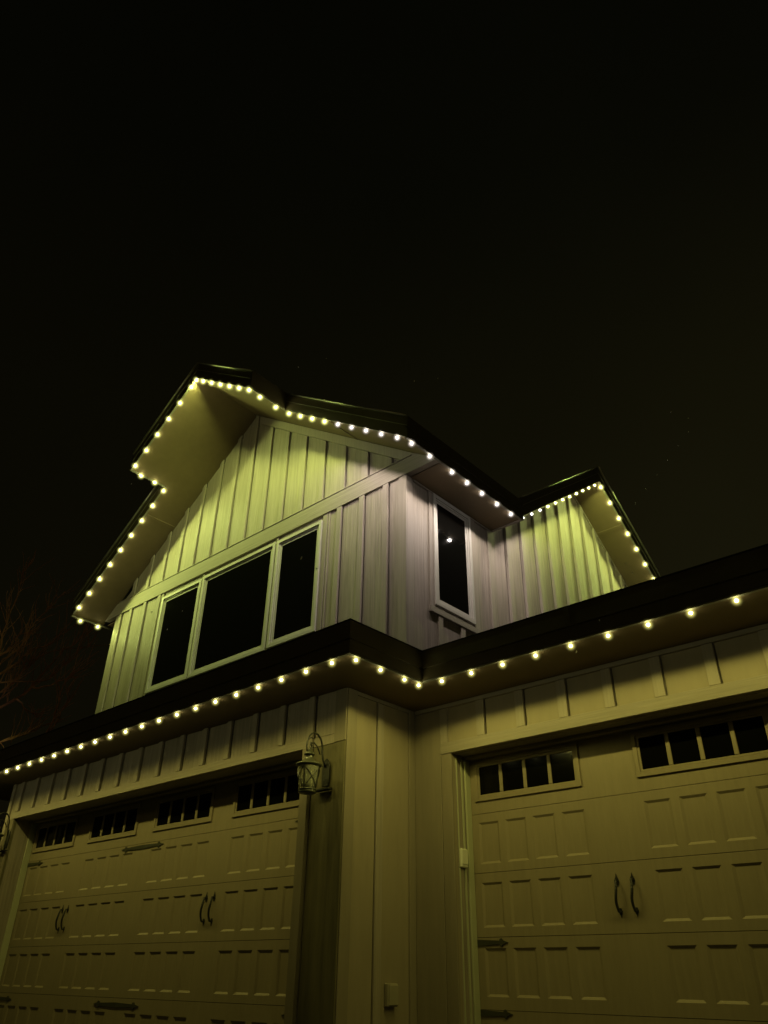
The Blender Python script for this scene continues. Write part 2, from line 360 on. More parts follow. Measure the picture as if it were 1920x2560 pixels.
# lower battens front
def lowb(x0, x1, z0=2.56, z1=5.117, d=.024): box('batten', x0, x1, YU-d, YU+.004, z0, z1, M['batten'], house)
for a, b2 in ((-5.928,-5.842),(-5.535,-5.449),(-5.138,-5.052),(-11.045,-10.97),(-10.735,-10.66),(-10.325,-10.25),(-9.925,-9.835)): lowb(a, b2)
lowb(-6.085,-6.06, d=.012)
def ub(x0, x1): fb(x0, x1, YU, 2.56, 5.36)
ub(XU-.098, XU); ub(-5.035, XU-.101); ub(-5.432, -5.138+.006); ub(-5.825, -5.535+.006); ub(-6.188, -5.928+.006)
ub(XLW, -11.045+.006); ub(-10.953, -10.735+.006); ub(-10.643, -10.325+.006); ub(-10.233, -9.925+.006); ub(-9.825, -9.74)
fb(-9.739, -6.189, YU, 5.03, 5.36); fb(-9.739, -6.189, YU, 2.56, 3.52)
def sbz(y0, y1, z0=2.56, z1=5.35):
    q = [(y0,z0),(y1,z0),(y1,min(z1,zq(y1)-.004) if y1 > 7.36 else 5.35),(y0,min(z1,zq(y0)-.004) if y0 > 7.36 else 5.35)]
    if y0 < YR < y1: q.insert(3, (YR, HG-.004))
    prism('board', [(XU,y,z) for y,z in q], [(XU-WB+.001,y,z) for y,z in q], M['siding'], house, bev=.0015)
sbz(YU+WB, 5.722); sbz(5.728, 6.11, z1=5.3); sbz(6.852, 7.25); 
prism('board', [(XU,6.111,2.56),(XU,6.851,2.56),(XU,6.851,3.62),(XU,6.111,3.62)], [(XU-WB+.001,6.111,2.56),(XU-WB+.001,6.851,2.56),(XU-WB+.001,6.851,3.62),(XU-WB+.001,6.111,3.62)], M['siding'], house)
prism('board', [(XU,6.111,5.07),(XU,6.851,5.07),(XU,6.851,5.35),(XU,6.111,5.35)], [(XU-WB+.001,6.111,5.07),(XU-WB+.001,6.851,5.07),(XU-WB+.001,6.851,5.35),(XU-WB+.001,6.111,5.35)], M['siding'], house)
for i in range(-1, 12):
    ya = 7.765+i*.401+.004; yb = ya + .401-.085-.016
    if i == -1: ya = 7.262
    sbz(ya, yb, 2.8, 9)
box('corner_board', XU-.10, XU+.020, YU-.020, YU+.004, 2.56, 5.117, M['batten'], house)
box('corner_board', XU-.004, XU+.020, YU+.004, YU+.105, 2.56, 5.117, M['batten'], house)
box('corner_board', XLW-.02, XLW+.075, YU-.020, YU+.004, 2.56, 5.117, M['batten'], house)
# side battens
def sb(y0, y1, z0, z1, d=.024, m='batten'):
    return box('batten', XU-.004, XU+d, y0, y1, z0, z1, M[m], house)
box('window_casing', XU-.004, XU+.018, 6.865, 6.968, 3.5, 5.117, M['batten'], house)
box('window_casing', XU-.004, XU+.018, 6.025, 6.105, 3.56, 5.117, M['batten'], house)
box('sill_board', XU-.004, XU+.032, 6.01, 6.968, 3.49, 3.562, M['belt'], house)
sb(6.155, 6.235, 2.56, 3.488); sb(6.575, 6.655, 2.56, 3.488); sb(6.90, 6.97, 2.56, 3.488)
sb(7.245, 7.33, 2.56, 5.117)
for i in range(13):
    y1 = 7.765 + i*0.401; y0 = y1-.085
    za, zb = zq(y0)-.06, zq(y1)-.06
    if y0 < YR < y1: zb = za = min(za, zb)
    a = [(XU+.040,y0,2.8),(XU+.040,y1,2.8),(XU+.040,y1,zb),(XU+.040,y0,za)]
    prism('batten', a, [(XU-.004,y,z) for x,y,z in a], M['batten'], house, bev=.002)
# side gable frieze lines
for ya, yb in ((7.37, YR), (YR, 12.9)):
    a = [(XU+.018,ya,zq(ya)-.056),(XU+.018,yb,zq(yb)-.056),(XU+.018,yb,zq(yb)-.003),(XU+.018,ya,zq(ya)-.003)]
    prism('frieze_board', a, [(XU-.004,y,z) for x,y,z in a], M['batten'], house)

# windows ---------------------------------------------------------
def RING(x0,x1,z0,z1,wd,y0,y1):
    """frame ring in the x-z plane, mitred corners"""
    o = [(x0,z0),(x1,z0),(x1,z1),(x0,z1)]; i = [(x0+wd,z0+wd),(x1-wd,z0+wd),(x1-wd,z1-wd),(x0+wd,z1-wd)]
    V = [(x,y0,z) for x,z in o]+[(x,y0,z) for x,z in i]+[(x,y1,z) for x,z in o]+[(x,y1,z) for x,z in i]
    F = []
    for k in range(4):
        n = (k+1)%4
        F += [(k,n,4+n,4+k),(8+k,12+k,12+n,8+n),(k,8+k,8+n,n),(4+k,4+n,12+n,12+k)]
    return V, F
def swap(vf, xw):                             # turn a front-facing window (y depth) to face +x: (u, d, z) -> (xw-d, u, z)
    V, F = vf; return [(xw-d, u, z) for u, d, z in V], F
def window(x0,x1,z0,z1, yw=None, xw=None, label=None):
    t = (lambda vf: vf) if yw is not None else (lambda vf: swap(vf, xw))
    y = yw if yw is not None else 0.0
    fr = obj('window', *t(join(RING(x0,x1,z0,z1,.045,y-.034,y+.030), RING(x0+.045,x1-.045,z0+.045,z1-.045,.022,y-.020,y-.0))), M['vinyl'], house, bev=.002)
    if label: fr['label'] = label
    obj('sash', *t(RING(x0+.067,x1-.067,z0+.067,z1-.067,.03,y-.010,y-.002)), M['vinyl'], fr, bev=.0015)
    obj('pane', *t(BX(x0+.097,x1-.097,y-.006,y-.001,z0+.097,z1-.097)), M['glass'], fr)
window(-9.76,-8.745,3.49,5.03, yw=YU)
window(-8.715,-7.095,3.49,5.05, yw=YU)
window(-7.06,-6.185,3.50,5.04, yw=YU)
window(6.10,6.862,3.60,5.095, xw=XU)
for a, b2 in ((-8.745,-8.715),(-7.095,-7.06)): box('mullion_trim', a+.001, b2-.001, YU-.014, YU+.004, 3.49, 5.11, M['batten'], house)
box('window_casing', -6.183, -6.10, YU-.014, YU+.004, 3.4, 5.117, M['batten'], house)
box('window_casing', -9.83, -9.762, YU-.014, YU+.004, 3.4, 5.117, M['batten'], house)

# upper roof ------------------------------------------------------
YF, YM = 4.415, 5.035                         # prow and main rake planes
XJL, XJR = -9.37, -6.50
XSE = -4.265                                  # side eave line
XLE = -11.60
TH = .285
def roofpoly(name, plan, dz0, dz1, m):        # plan [(x,y)], follows zp
    return prism(name, [(x,y,zp(x)+dz0) for x,y in plan], [(x,y,zp(x)+dz1) for x,y in plan], m, house)
roofpoly('roof', [(XLE,YM+.03),(XJL-.0,YM+.03),(XJL,14.7),(XLE,14.7)], .014, TH, M['roof'])
roofpoly('roof', [(XJL,YF+.03),(XRG,YF+.03),(XRG,14.7),(XJL,14.7)], .014, TH, M['roof'])
roofpoly('roof', [(XRG,YF+.03),(XJR,YF+.03),(XJR,14.7),(XRG,14.7)], .014, TH, M['roof'])
roofpoly('roof', [(XJR,YM+.03),(XSE-.03,YM+.03),(XSE-.03,7.38),(-4.92,7.38),(-4.92,14.7),(XJR,14.7)], .014, TH, M['roof'])
roofpoly('soffit', [(XLE+.03,YM+.028),(XJL,YM+.028),(XJL,YU),(XLE+.03,YU)], 0, .012, M['soffit'])
roofpoly('soffit', [(XJL,YF+.028),(XRG,YF+.028),(XRG,YU),(XJL,YU)], 0, .012, M['soffit'])
roofpoly('soffit', [(XRG,YF+.028),(XJR,YF+.028),(XJR,YU),(XRG,YU)], 0, .012, M['soffit'])
roofpoly('soffit', [(XJR,YM+.028),(XSE-.03,YM+.028),(XSE-.03,YU),(XJR,YU)], 0, .012, M['soffit'])
# soffit joint strips
for x in (-9.815, -5.60):
    roofpoly('soffit_trim', [(x-.05,YM+.05),(x,YM+.05),(x,YU-.02),(x-.05,YU-.02)], -.010, -.0005, M['soffit'])
# fascias: lower board + upper board, with thin bright drip edges
def rake(xa, xb, y):
    rakeboard('fascia', xa, xb, -.004, .150, y, y+.028, M['fascia'], 0)
    rakeboard('drip_edge', xa, xb, .150, .157, y-.006, y+.028, M['drip'], 0)
    rakeboard('fascia', xa, xb, .157, .280, y-.002, y+.028, M['fascia'], 0)
    rakeboard('drip_edge', xa, xb, .280, .288, y-.022, y+.028, M['drip'], 0)
    obj('drip_edge', *TUBE([(xa, y-.022, zp(xa)+.284), (xb, y-.022, zp(xb)+.284)], .009, 8), M['drip'], house, smooth=True)
rake(XLE, XJL, YM); rake(XJL, XRG, YF); rake(XRG, XJR, YF); rake(XJR, XSE, YM)
for xj, s in ((XJL, -1), (XJR, 1)):
    z = zp(xj)
    xo = sorted((xj+s*.0, xj+s*.026))
    box('fascia', xo[0], xo[1], YF+.001, YM+.05, z-.004, z+.285, M['fascia'], house, 0)
# eave fascias
box('fascia', XSE-.028, XSE, YM+.029, 7.375, zp(XSE)-.004, zp(XSE)+.12, M['fascia'], house, 0)
box('gutter', XSE-.028, XSE+.012, YM+.0, 7.375, zp(XSE)+.121, zp(XSE)+.285, M['fascia'], house, 0.004)
box('fascia', XLE-.0, XLE+.028, YM+.029, 14.5, zp(XLE)-.004, zp(XLE)+.12, M['fascia'], house, 0)
box('gutter', XLE-.012, XLE+.028, YM+.0, 14.5, zp(XLE)+.121, zp(XLE)+.285, M['fascia'], house, 0.004)
# boxed side eaves
box('soffit', XU-.0, XSE-.03, YU+.062, 7.36, 5.108, 5.12, M['soffit'], house, 0)
box('soffit', XLE+.03, XLW, YU+.062, 14.4, 5.085, 5.10, M['soffit'], house, 0)
box('soffit_trim', XU+.001, XU+.03, YU+.11, 7.33, 5.088, 5.107, M['batten'], house)
box('soffit_trim', XU+.03, XSE-.03, 7.33, 7.36, 5.088, 5.107, M['batten'], house)
# side gable roof
XG = XSE
def gpoly(name, xa, xb, ya, yb, d0, d1, m):
    a = [(xa,ya,zq(ya)+d0),(xb,ya,zq(ya)+d0),(xb,yb,zq(yb)+d0),(xa,yb,zq(yb)+d0)]
    return prism(name, a, [(x,y,z+(d1-d0)) for x,y,z in a], m, house)
for ya, yb in ((7.36, YR), (YR, 12.75)):
    gpoly('roof', -7.9, XG-.03, ya, yb, .014, TH, M['roof'])
    gpoly('soffit', XU, XG-.028, ya+(.02 if ya<8 else 0), yb, 0, .012, M['soffit'])
    def gb(name, d0, d1, x0, x1, m):
        a = [(x1,ya,zq(ya)+d0),(x1,yb,zq(yb)+d0),(x1,yb,zq(yb)+d1),(x1,ya,zq(ya)+d1)]
        prism(name, a, [(x0,y,z) for x,y,z in a], m, house)
    gb('fascia', -.004, .150, XG-.028, XG, M['fascia']); gb('drip_edge', .150, .157, XG-.028, XG+.006, M['drip'])
    obj('drip_edge', *TUBE([(XG+.022, ya, zq(ya)+.284), (XG+.022, yb, zq(yb)+.284)], .009, 8), M['drip'], house, smooth=True)
    gb('fascia', .157, .280, XG-.028, XG+.002, M['fascia']); gb('drip_edge', .280, .288, XG-.028, XG+.022, M['drip'])
for y in (10.62,):
    a = [(XU+.02,y,zq(y)-.01),(XG-.05,y,zq(y)-.01),(XG-.05,y+.05,zq(y+.05)-.01),(XU+.02,y+.05,zq(y+.05)-.01)]
    prism('soffit_trim', a, [(x,yy,z+.0095) for x,yy,z in a], M['soffit'], house)

# ---------------------------------------------------------------- garage doors
shared = {}
def dup(src, parent, dx=0, dz=0):
    c = src.copy(); COL.objects.link(c); c.parent = parent; c.location = src.location + Vector((dx,0,dz)); return c
def panelmesh(x, z0, z1, w_, Y):
    o = [(x,z0),(x+w_,z0),(x+w_,z1),(x,z1)]; e = .018; g = .022; i = [(x+g,z0+e),(x+w_-g,z0+e),(x+w_-g,z1-e),(x+g,z1-e)]
    V = [(a,Y,c) for a,c in o]+[(a,Y+.0112,c) for a,c in i]; F = [(k,(k+1)%4,4+(k+1)%4,4+k) for k in range(4)]+[(4,5,6,7)]
    return V, F
def garage_door(Y, x0, x1, groups, pw, pp, rows, seams, gwin, pane_p, pane_w, hinges, handles, label):
    door = obj('garage_door', *BX(x0,x1,Y+.02,Y+.045,FL,HZ-.005), M['dark'], house); door['label'] = label
    zz = [HZ-.012] + seams + [FL+.01]
    pan = None; win = None
    for r in range(5):
        z1, z0 = zz[r]-.002, zz[r+1]+.002
        holes = []
        if r == 0:
            for g in gwin: holes.append((g-.055, g-.055+pane_p*3+pane_w+.11, 1.372, 1.725))
        else:
            for g in groups:
                for k in range(4): holes.append((g+k*pp, g+k*pp+pw, rows[r-1][1], rows[r-1][0]))
        xs = sorted({x0, x1} | {h[0] for h in holes} | {h[1] for h in holes}); hz0, hz1 = holes[0][2], holes[0][3]
        zs = [z0, hz0, hz1, z1]; V = [(x, Y, z) for x in xs for z in zs]; F = []
        for i in range(len(xs)-1):
            for j in range(3):
                if j == 1 and any(abs(h[0]-xs[i]) < 1e-6 for h in holes): continue
                F.append((i*4+j, (i+1)*4+j, (i+1)*4+j+1, i*4+j+1))
        # returns top and bottom of the section
        n = len(V); V += [(x0,Y,z0),(x1,Y,z0),(x1,Y+.018,z0),(x0,Y+.018,z0),(x0,Y,z1),(x1,Y,z1),(x1,Y+.018,z1),(x0,Y+.018,z1)]
        F += [(n,n+1,n+2,n+3),(n+7,n+6,n+5,n+4)]
        obj('door_section', V, F, M['door'], door, fixn=False)
        if r == 0:
            for g in gwin:
                xa = g-.055; xb = xa+pane_p*3+pane_w+.11
                obj('window_frame', *join(RING(xa,xb,1.372,1.725,.035,Y-.016,Y+.004), RING(xa+.035,xb-.035,1.407,1.69,.02,Y-.008,Y+.004)), M['door'], door, bev=.003)
                for k in range(3):
                    xm = g + k*pane_p + pane_w
                    box('muntin', xm, xm+pane_p-pane_w, Y-.010, Y+.002, 1.4275, 1.669, M['door'], door, .004)
                for k in range(4):
                    xm = g + k*pane_p
                    box('window_pane', xm+.0005, xm+pane_w-.0005, Y+.004, Y+.010, 1.425, 1.672, M['dglass'], door, 0)
        else:
            for h in holes:
                key = (round(Y,2), r)
                if key not in shared:
                    shared[key] = (obj('door_panel', *panelmesh(h[0], h[2], h[3], pw, Y), M['door'], door), h[0])
                else:
                    s, hx = shared[key]; dup(s, door, h[0]-hx)
    def spade(x, z, s, L):                     # tapered strap, s = direction it points
        t = .009
        P = [(0,-.022),(L*.72,-.013),(L*.74,-.026),(L*.80,-.030),(L*.84,-.014),(L,0),(L*.84,.014),(L*.80,.030),(L*.74,.026),(L*.72,.013),(0,.022)]
        a = [(x+s*u, Y-t, z+v) for u, v in P]; return PR(a, [(q[0], Y-.001, q[2]) for q in a])
    for x, z, kind in hinges:
        if kind == 'd': h = join(spade(x+.0005, z, 1, .42), spade(x-.0005, z, -1, .42))
        else: h = spade(x, z, kind, .30 if Y > 5.5 else .42)
        obj('hinge_strap', *h, M['strap'], door)
    for x, z0, z1 in handles:
        parts = []
        for zc, s in ((z1-.045, 1), (z0+.035, -1)):
            P = [(-.010,-.035),(.010,-.035),(.019,-.008),(.014,.012),(.004,.030),(0,.048),(-.004,.030),(-.014,.012),(-.019,-.008)]
            k = 1.0 if s == 1 else .8
            a = [(x+u*k, Y-.006, zc+s*v*k) for u, v in P]; parts.append(PR(a, [(q[0], Y-.001, q[2]) for q in a]))
            parts.append(TUBE([(x,Y-.004,zc),(x,Y-.03,zc-s*.002)], .008))
        mid = []
        for k in range(11):
            t = k/10; z = z1-.045 + (z0+.035-z1+.045)*t
            mid.append((x + .006*math.sin(t*2*math.pi), Y-.028-.022*math.sin(t*math.pi), z))
        parts.append(TUBE(mid, [.0095+.0015*math.sin(k/10*math.pi) for k in range(11)], 8))
        obj('door_handle', *join(*parts), M['iron'], door)
    return door
gl = [-6.54-1.413*k for k in range(4)]
garage_door(D1, XL+.003, XR1-.003, gl, .21, .282, [(1.190,.857),(.703,.367),(.213,-.125),(-.315,-.60)], [1.268,.784,.289,-.190],
    [g+.045 for g in gl], .25, .215,
    [(XL+.004,1.233,1),((gl[2]+gl[1])/2+.53,1.230,'d'),(XR1-.004,1.240,-1),(XL+.004,-.25,1),((gl[2]+gl[1])/2+.53,-.25,'d'),(XR1-.004,-.255,-1)],
    [(-6.815,.42,.709),(-6.69,.42,.709),(-9.64,.42,.709),(-9.515,.42,.709)], 'wide beige double garage door with sixteen window panes')
garage_door(D2, XA+.003, XB-.003, [-4.14,-2.585], .212, .278, [(1.197,.862),(.717,.382),(.235,-.10),(-.30,-.60)], [1.269,.792,.312,-.187],
    [-4.104,-2.548], .249, .215,
    [(XA+.022,.274,1),(XA+.022,-.209,1),(XB-.022,.274,-1),(XB-.022,-.209,-1)],
    [(-2.895,.416,.709),(-2.768,.416,.709)], 'single beige garage door with a pair of iron handles')
# small boxes fixed to the house
ob = box('outlet_box', XS+.001, XS+.045, 5.205, 5.325, -.175, -.02, M['box'], house, .006)
box('outlet_cover', XS+.045, XS+.055, 5.212, 5.318, -.165, -.03, M['box'], ob, .003)
sb_ = box('sensor_box', XA+.0005, XA+.032, 5.655, 5.745, .825, .975, M['white'], house, .008)
box('sensor_cover', XA+.032, XA+.038, 5.662, 5.738, .85, .968, M['white'], sb_, .002)

# ---------------------------------------------------------------- wall lanterns
def lantern(cx, cy, label):
    t = empty('wall_lantern', (cx, YW1, 1.32)); tag(t, label, 'wall lantern', 'wall lanterns beside the wide garage door')
    I = M['iron']; PW = M['pewter']
    pl = [(cx+.02+u, 0, 1.50+v) for u, v in ((-.036,-.10),(.036,-.10),(.045,-.06),(.045,.07),(.03,.11),(0,.135),(-.03,.11),(-.045,.07),(-.045,-.06))]
    obj('wall_plate', *PR([(a,YW1-.030,c) for a,b_,c in pl], [(a,YW1-.0125,c) for a,b_,c in pl]), I, t, bev=.003)
    box('lower_bracket', cx-.09, cx+.10, YW1-.06, YW1-.0125, 1.365, 1.382, I, t)
    # scroll arm
    arm = []
    for k in range(15):
        a = math.radians(-20 + k*14.2); arm.append((cx, cy+.066+.072*math.cos(a)*1.0, 1.70+.135*math.sin(a)*1.0))
    arm = [(cx+.015, YW1-.03, 1.56),(cx+.01, cy+.150, 1.62)] + [(cx, cy+.055+.092*math.cos(math.radians(d)), 1.705+.125*math.sin(math.radians(d))) for d in range(-10, 190, 16)]
    last = arm[-1]
    arm += [(cx, cy-.030, 1.665),(cx, cy-.012, 1.655+.0),(cx, cy+.012, 1.665),(cx, cy+.026, 1.69),(cx, cy+.022, 1.715),(cx, cy+.004, 1.725)]
    obj('scroll_arm', *TUBE(arm, .0085, 8), I, t, smooth=True)
    obj('scroll_arm', *TUBE([(cx,cy+.006,1.735),(cx,cy+.045,1.745),(cx,cy+.09,1.715),(cx,cy+.125,1.66)], .006, 8), I, t, smooth=True)
    obj('finial', *LATHE(cx, cy, [(.004,1.700),(.010,1.692),(.006,1.680),(.020,1.672),(.034,1.655),(.046,1.640),(.048,1.634),(.040,1.628)]), PW, t, smooth=True)
    obj('cap', *LATHE(cx, cy, [(.034,1.632),(.034,1.618),(.038,1.600),(.052,1.583),(.078,1.570),(.104,1.560),(.112,1.552),(.112,1.543),(.100,1.538),(.098,1.532),(.02,1.534)]), PW, t, smooth=True)
    obj('glass_shade', *LATHE(cx, cy, [(.094,1.532),(.092,1.50),(.084,1.44),(.076,1.39),(.070,1.352)]), M['clear'], t, smooth=True)
    obj('candle_cover', *LATHE(cx, cy, [(.02,1.352),(.034,1.38),(.040,1.42),(.036,1.46),(.022,1.50),(.01,1.515)]), M['lglass'], t, smooth=True)
    obj('base', *LATHE(cx, cy, [(.070,1.353),(.078,1.350),(.078,1.342),(.070,1.339),(.074,1.333),(.074,1.322),(.062,1.316),(.03,1.313),(.008,1.306)]), PW, t, smooth=True)
    def rr(z): return .0715 + (z-1.352)/(1.532-1.352)*.0245
    for k in range(4):
        a = math.radians(45+90*k - 20)
        obj('cage_bar', *TUBE([(cx+rr(z)*math.cos(a), cy+rr(z)*math.sin(a), z) for z in (1.35,1.44,1.532)], .0075, 6), I, t)
    for k in range(4):
        a0 = math.radians(-65+90*k)
        for s in (0, 1):
            pts = []
            for q in range(7):
                u = q/6; a = a0 + math.radians(90)*(u if s == 0 else 1-u); z = 1.356+.172*u
                pts.append((cx+(rr(z)+.002)*math.cos(a), cy+(rr(z)+.002)*math.sin(a), z))
            obj('cage_wire', *TUBE(pts, .0042, 5), I, t)
    return t
lantern(-4.88, 4.45, 'pewter scroll-arm wall lantern with crossed wires on the pillar between the two garage doors')
lantern(-10.90, 4.47, 'pewter scroll-arm wall lantern on the pillar left of the wide garage door')

# ---------------------------------------------------------------- light strips
spots = {}
def spot(key, energy, col, angle, blend):
    if key not in spots:
        l = bpy.data.lights.new('led_lamp', 'SPOT'); l.energy = energy; l.color = col; l.spot_size = math.radians(angle); l.spot_blend = blend
        l.shadow_soft_size = .012; spots[key] = l
    return spots[key]
lens_cache = {}
def lens(mname):
    if mname not in lens_cache:
        bm = bmesh.new(); bmesh.ops.create_icosphere(bm, subdivisions=2, radius=.012)
        bmesh.ops.scale(bm, vec=(1,1,.9), verts=bm.verts); bmesh.ops.translate(bm, vec=(0,0,-.010), verts=bm.verts)
        me = bpy.data.meshes.new('led_light'); bm.to_mesh(me); bm.free(); me.materials.append(M[mname])
        for p in me.polygons: p.use_smooth = True
        lens_cache[mname] = me
    return lens_cache[mname]
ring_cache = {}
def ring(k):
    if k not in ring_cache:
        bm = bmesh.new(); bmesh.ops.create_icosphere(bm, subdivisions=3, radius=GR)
        me = bpy.data.meshes.new('glow_ball'); bm.to_mesh(me); bm.free(); me.materials.append(M['ring_'+k])
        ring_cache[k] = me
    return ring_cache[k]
def strip(pts, aim, E, kind, label, angle=161, blend=.16, kinds=None, ends=None, glow_ball=1.0):
    p0 = Vector(pts[0]); t = empty('light_strip', pts[0]); tag(t, label, 'light strip', 'LED light strips along the roof edges')
    aim = Vector(aim).normalized()
    a, b2 = (ends if ends else (pts[0], pts[-1]))
    a, b2 = Vector(a), Vector(b2); d = (b2-a).normalized(); s = d.cross(aim).normalized()*.014
    up = -aim*.012; lo = aim*.004
    A = [a-s+up, a+s+up, a+s-up*.2, a-s-up*.2]; Bq = [q+(b2-a) for q in A]
    obj('channel', *PR([tuple(q) for q in A], [tuple(q) for q in Bq]), M['channel'], t)
    for i, p in enumerate(pts):
        k = kinds[i] if kinds else kind
        mesh = lens({'y':'led_yellow','l':'led_low','w':'led_white'}[k])
        o = bpy.data.objects.new('led_light', mesh); COL.objects.link(o); o.parent = t
        pos = Vector(p) + aim*.020
        o.location = Vector((pos.x, pos.y, pos.z+ZC)) - t.location
        o.rotation_euler = aim.to_track_quat('-Z', 'Y').to_euler()
        rg = bpy.data.objects.new('glow_ball', ring(k)); COL.objects.link(rg); rg.parent = o; rg.location = (0,0,-.010)  # glow ball added round the LED to imitate its halo, no real part
        gs = .70 if k == 'l' else (.80 if k == 'w' else 1.0); gs *= glow_ball; rg.scale = (gs, gs, gs)
        if k == 'w': o['label'] = 'cool white LED'
        col = {'y':YEL,'l':LOW,'w':WHT}[k]
        lp = bpy.data.objects.new('led_lamp', spot((k, E, angle), E, col, angle, blend)); COL.objects.link(lp)
        lp.parent = o; lp.location = (0,0,-.024)
    return t
def line(a, b2, n): return [tuple(Vector(a).lerp(Vector(b2), i/(n-1))) for i in range(n)]
z0 = ZS - .004
dn = (0, 0, -1)
EL = 4.9
xs = [-4.265 - .3145*i for i in range(25)]
strip([(x, ye(x)+.018, z0) for x in xs], dn, EL*.95, 'l', 'row of yellow lights under the long gutter above the wide garage door', 154, .6, ends=((XE,ye(XE)+.018,z0),(-12.2,ye(-12.2)+.018,z0)))
strip([(XE-.018, y, z0) for y in (4.15,4.447,4.755,4.945)], dn, EL*.72, 'l', 'four yellow lights on the short gutter return between the garage doors', ends=((XE-.018,YE1+.03,z0),(XE-.018,YE2,z0)))
xs = [-3.845 + .3143*i for i in range(14)]
strip([(x, YE2+.015, z0) for x in xs], dn, EL, 'l', 'row of yellow lights under the gutter above the single garage door', ends=((XE,YE2+.015,z0),(0.85,YE2+.015,z0)))
EU = 15.5
AL = (SL, 0, -1); AR = (-SR, 0, -1)
def rk_pts(xsv, y): return [(x, y, zp(x)-.006) for x in xsv]
strip(rk_pts([-8.06-.2455*i for i in range(6)], YF+.018), AL, EU, 'y', 'yellow lights on the left rake of the forward gable peak', 138, .22, ends=(rk_pts([XRG],YF+.018)[0], rk_pts([XJL],YF+.018)[0]))
strip([(XJL-.0, y, zp(XJL)-.008) for y in (4.60,4.85)], AL, EU*.7, 'y', 'two yellow lights on the step left of the gable peak', 138, .22, ends=((XJL,YF,zp(XJL)-.008),(XJL,YM,zp(XJL)-.008)))
strip(rk_pts([-9.42-.2495*i for i in range(9)], YM+.018), AL, EU, 'y', 'yellow lights on the lower left rake of the front gable', 138, .22, ends=(rk_pts([XJL],YM+.018)[0], rk_pts([XLE+.05],YM+.018)[0]))
strip([(XLE+.04, y, zp(XLE)-.008) for y in (5.20,5.52)], dn, EU*.8, 'y', 'two yellow lights at the left bottom corner of the front gable', 156, .2, ends=((XLE+.04,YM,zp(XLE)-.008),(XLE+.04,7,zp(XLE)-.008)))
strip(rk_pts([XRG+.02]+[-7.72+.243*i for i in range(6)], YF+.018), AR, EU, 'y', 'yellow lights on the right rake of the forward gable peak', 138, .22, ends=(rk_pts([XRG],YF+.018)[0], rk_pts([XJR],YF+.018)[0]))
strip([(XJR, y, zp(XJR)-.008) for y in (4.62,4.90)], AR, EU*.7, 'y', 'two yellow lights on the step right of the gable peak', 138, .22, ends=((XJR,YF,zp(XJR)-.008),(XJR,YM,zp(XJR)-.008)))
strip(rk_pts([-6.39+.2475*i for i in range(9)], YM+.018), AR, EU, 'y', 'lights turning from yellow to white on the lower right rake of the front gable', 138, .22, kinds='yyyywwwww', ends=(rk_pts([XJR],YM+.018)[0], rk_pts([XSE-.02],YM+.018)[0]))
strip([(XSE-.018, y, zp(XSE)-.008) for y in (5.13,5.45,5.865,6.16,6.465,6.785,7.095)], dn, EU*.75, 'w', 'row of white lights under the eave above the narrow side window', 156, .2, ends=((XSE-.018,YM,zp(XSE)-.008),(XSE-.018,7.36,zp(XSE)-.008)))
AGL = (0, SG, -1); AGR = (0, -SG, -1)
strip([(XG-.018, y, zq(y)-.006) for y in [7.37+.2375*i for i in range(11)]], AGL, EU*.72, 'y', 'lights turning from white to yellow up the left rake of the small side gable', 146, .25, kinds='wwwyyyyyyyy', glow_ball=.72, ends=((XG-.018,7.37,zq(7.37)-.006),(XG-.018,YR,zq(YR)-.006)))
strip([(XG-.018, y, zq(y)-.006) for y in [10.01+.254*i for i in range(8)]], AGR, EU*.72, 'y', 'yellow lights down the right rake of the small side gable', 146, .25, ends=((XG-.018,YR,zq(YR)-.006),(XG-.018,12.2,zq(12.2)-.006)))

# ---------------------------------------------------------------- bare tree behind the left corner
F_ = 1877.51
def ray(px, py):
    v = Rc @ Vector(((px-960)/F_, (py-1280)/F_, 1)); return v
tree = empty('bare_tree', (-15.6, 3.0, -1.25))
tag(tree, 'leafless tree with thin tangled branches behind the left end of the house', 'tree')
def toP(cx_, cy_, X): d = ray(cx_*.2712, 1300+cy_*.2712); return d*(X/d.x)
BR = [[(0,1250),(20,1100),(60,960),(95,850),(150,720),(190,590),(215,480),(280,370)],
 [(0,1420),(80,1370),(220,1250),(290,1205),(430,1160),(520,1080),(610,1035),(700,960)],
 [(0,1590),(100,1500),(160,1450),(230,1350),(300,1280),(400,1230)],
 [(0,1730),(150,1650),(290,1540),(370,1450),(490,1310),(590,1190),(700,1130),(790,1060),(880,960)],
 [(290,1540),(400,1535),(530,1490),(620,1460),(740,1380),(860,1290)],
 [(0,1500),(240,1490),(450,1470),(530,1400),(640,1290),(740,1190),(810,1170),(890,1050)],
 [(200,2250),(430,1960),(490,1850),(545,1680),(560,1590),(610,1470),(680,1440)],
 [(430,1990),(550,1820),(600,1730),(620,1600),(670,1500)],
 [(0,2050),(100,2010),(220,1980),(280,1925),(350,1925),(460,1880),(560,1800)],
 [(0,1250),(60,1210),(100,1160),(150,1090),(240,1040),(270,1045),(270,1080),(170,1190)],
 [(0,1330),(60,1270),(170,1190),(240,1090),(270,1010),(330,930),(400,870),(450,820),(530,720),(600,660)],
 [(150,1650),(220,1730),(330,1800),(410,1810)],
 [(0,1650),(60,1560),(200,1400),(330,1290),(420,1230),(560,1200)]]
twigs = []
rnd = random.Random(3)
trunk_top = Vector((-15.6, 3.3, 3.0))
obj('trunk', *TUBE([(-15.6,3.0,-1.25),(-15.55,3.05,0.2),(-15.65,3.2,1.7),trunk_top,(-15.4,3.3,4.6),(-15.2,3.5,6.5)], [.22,.18,.16,.13,.09,.03], 10), M['bark'], tree, smooth=True)
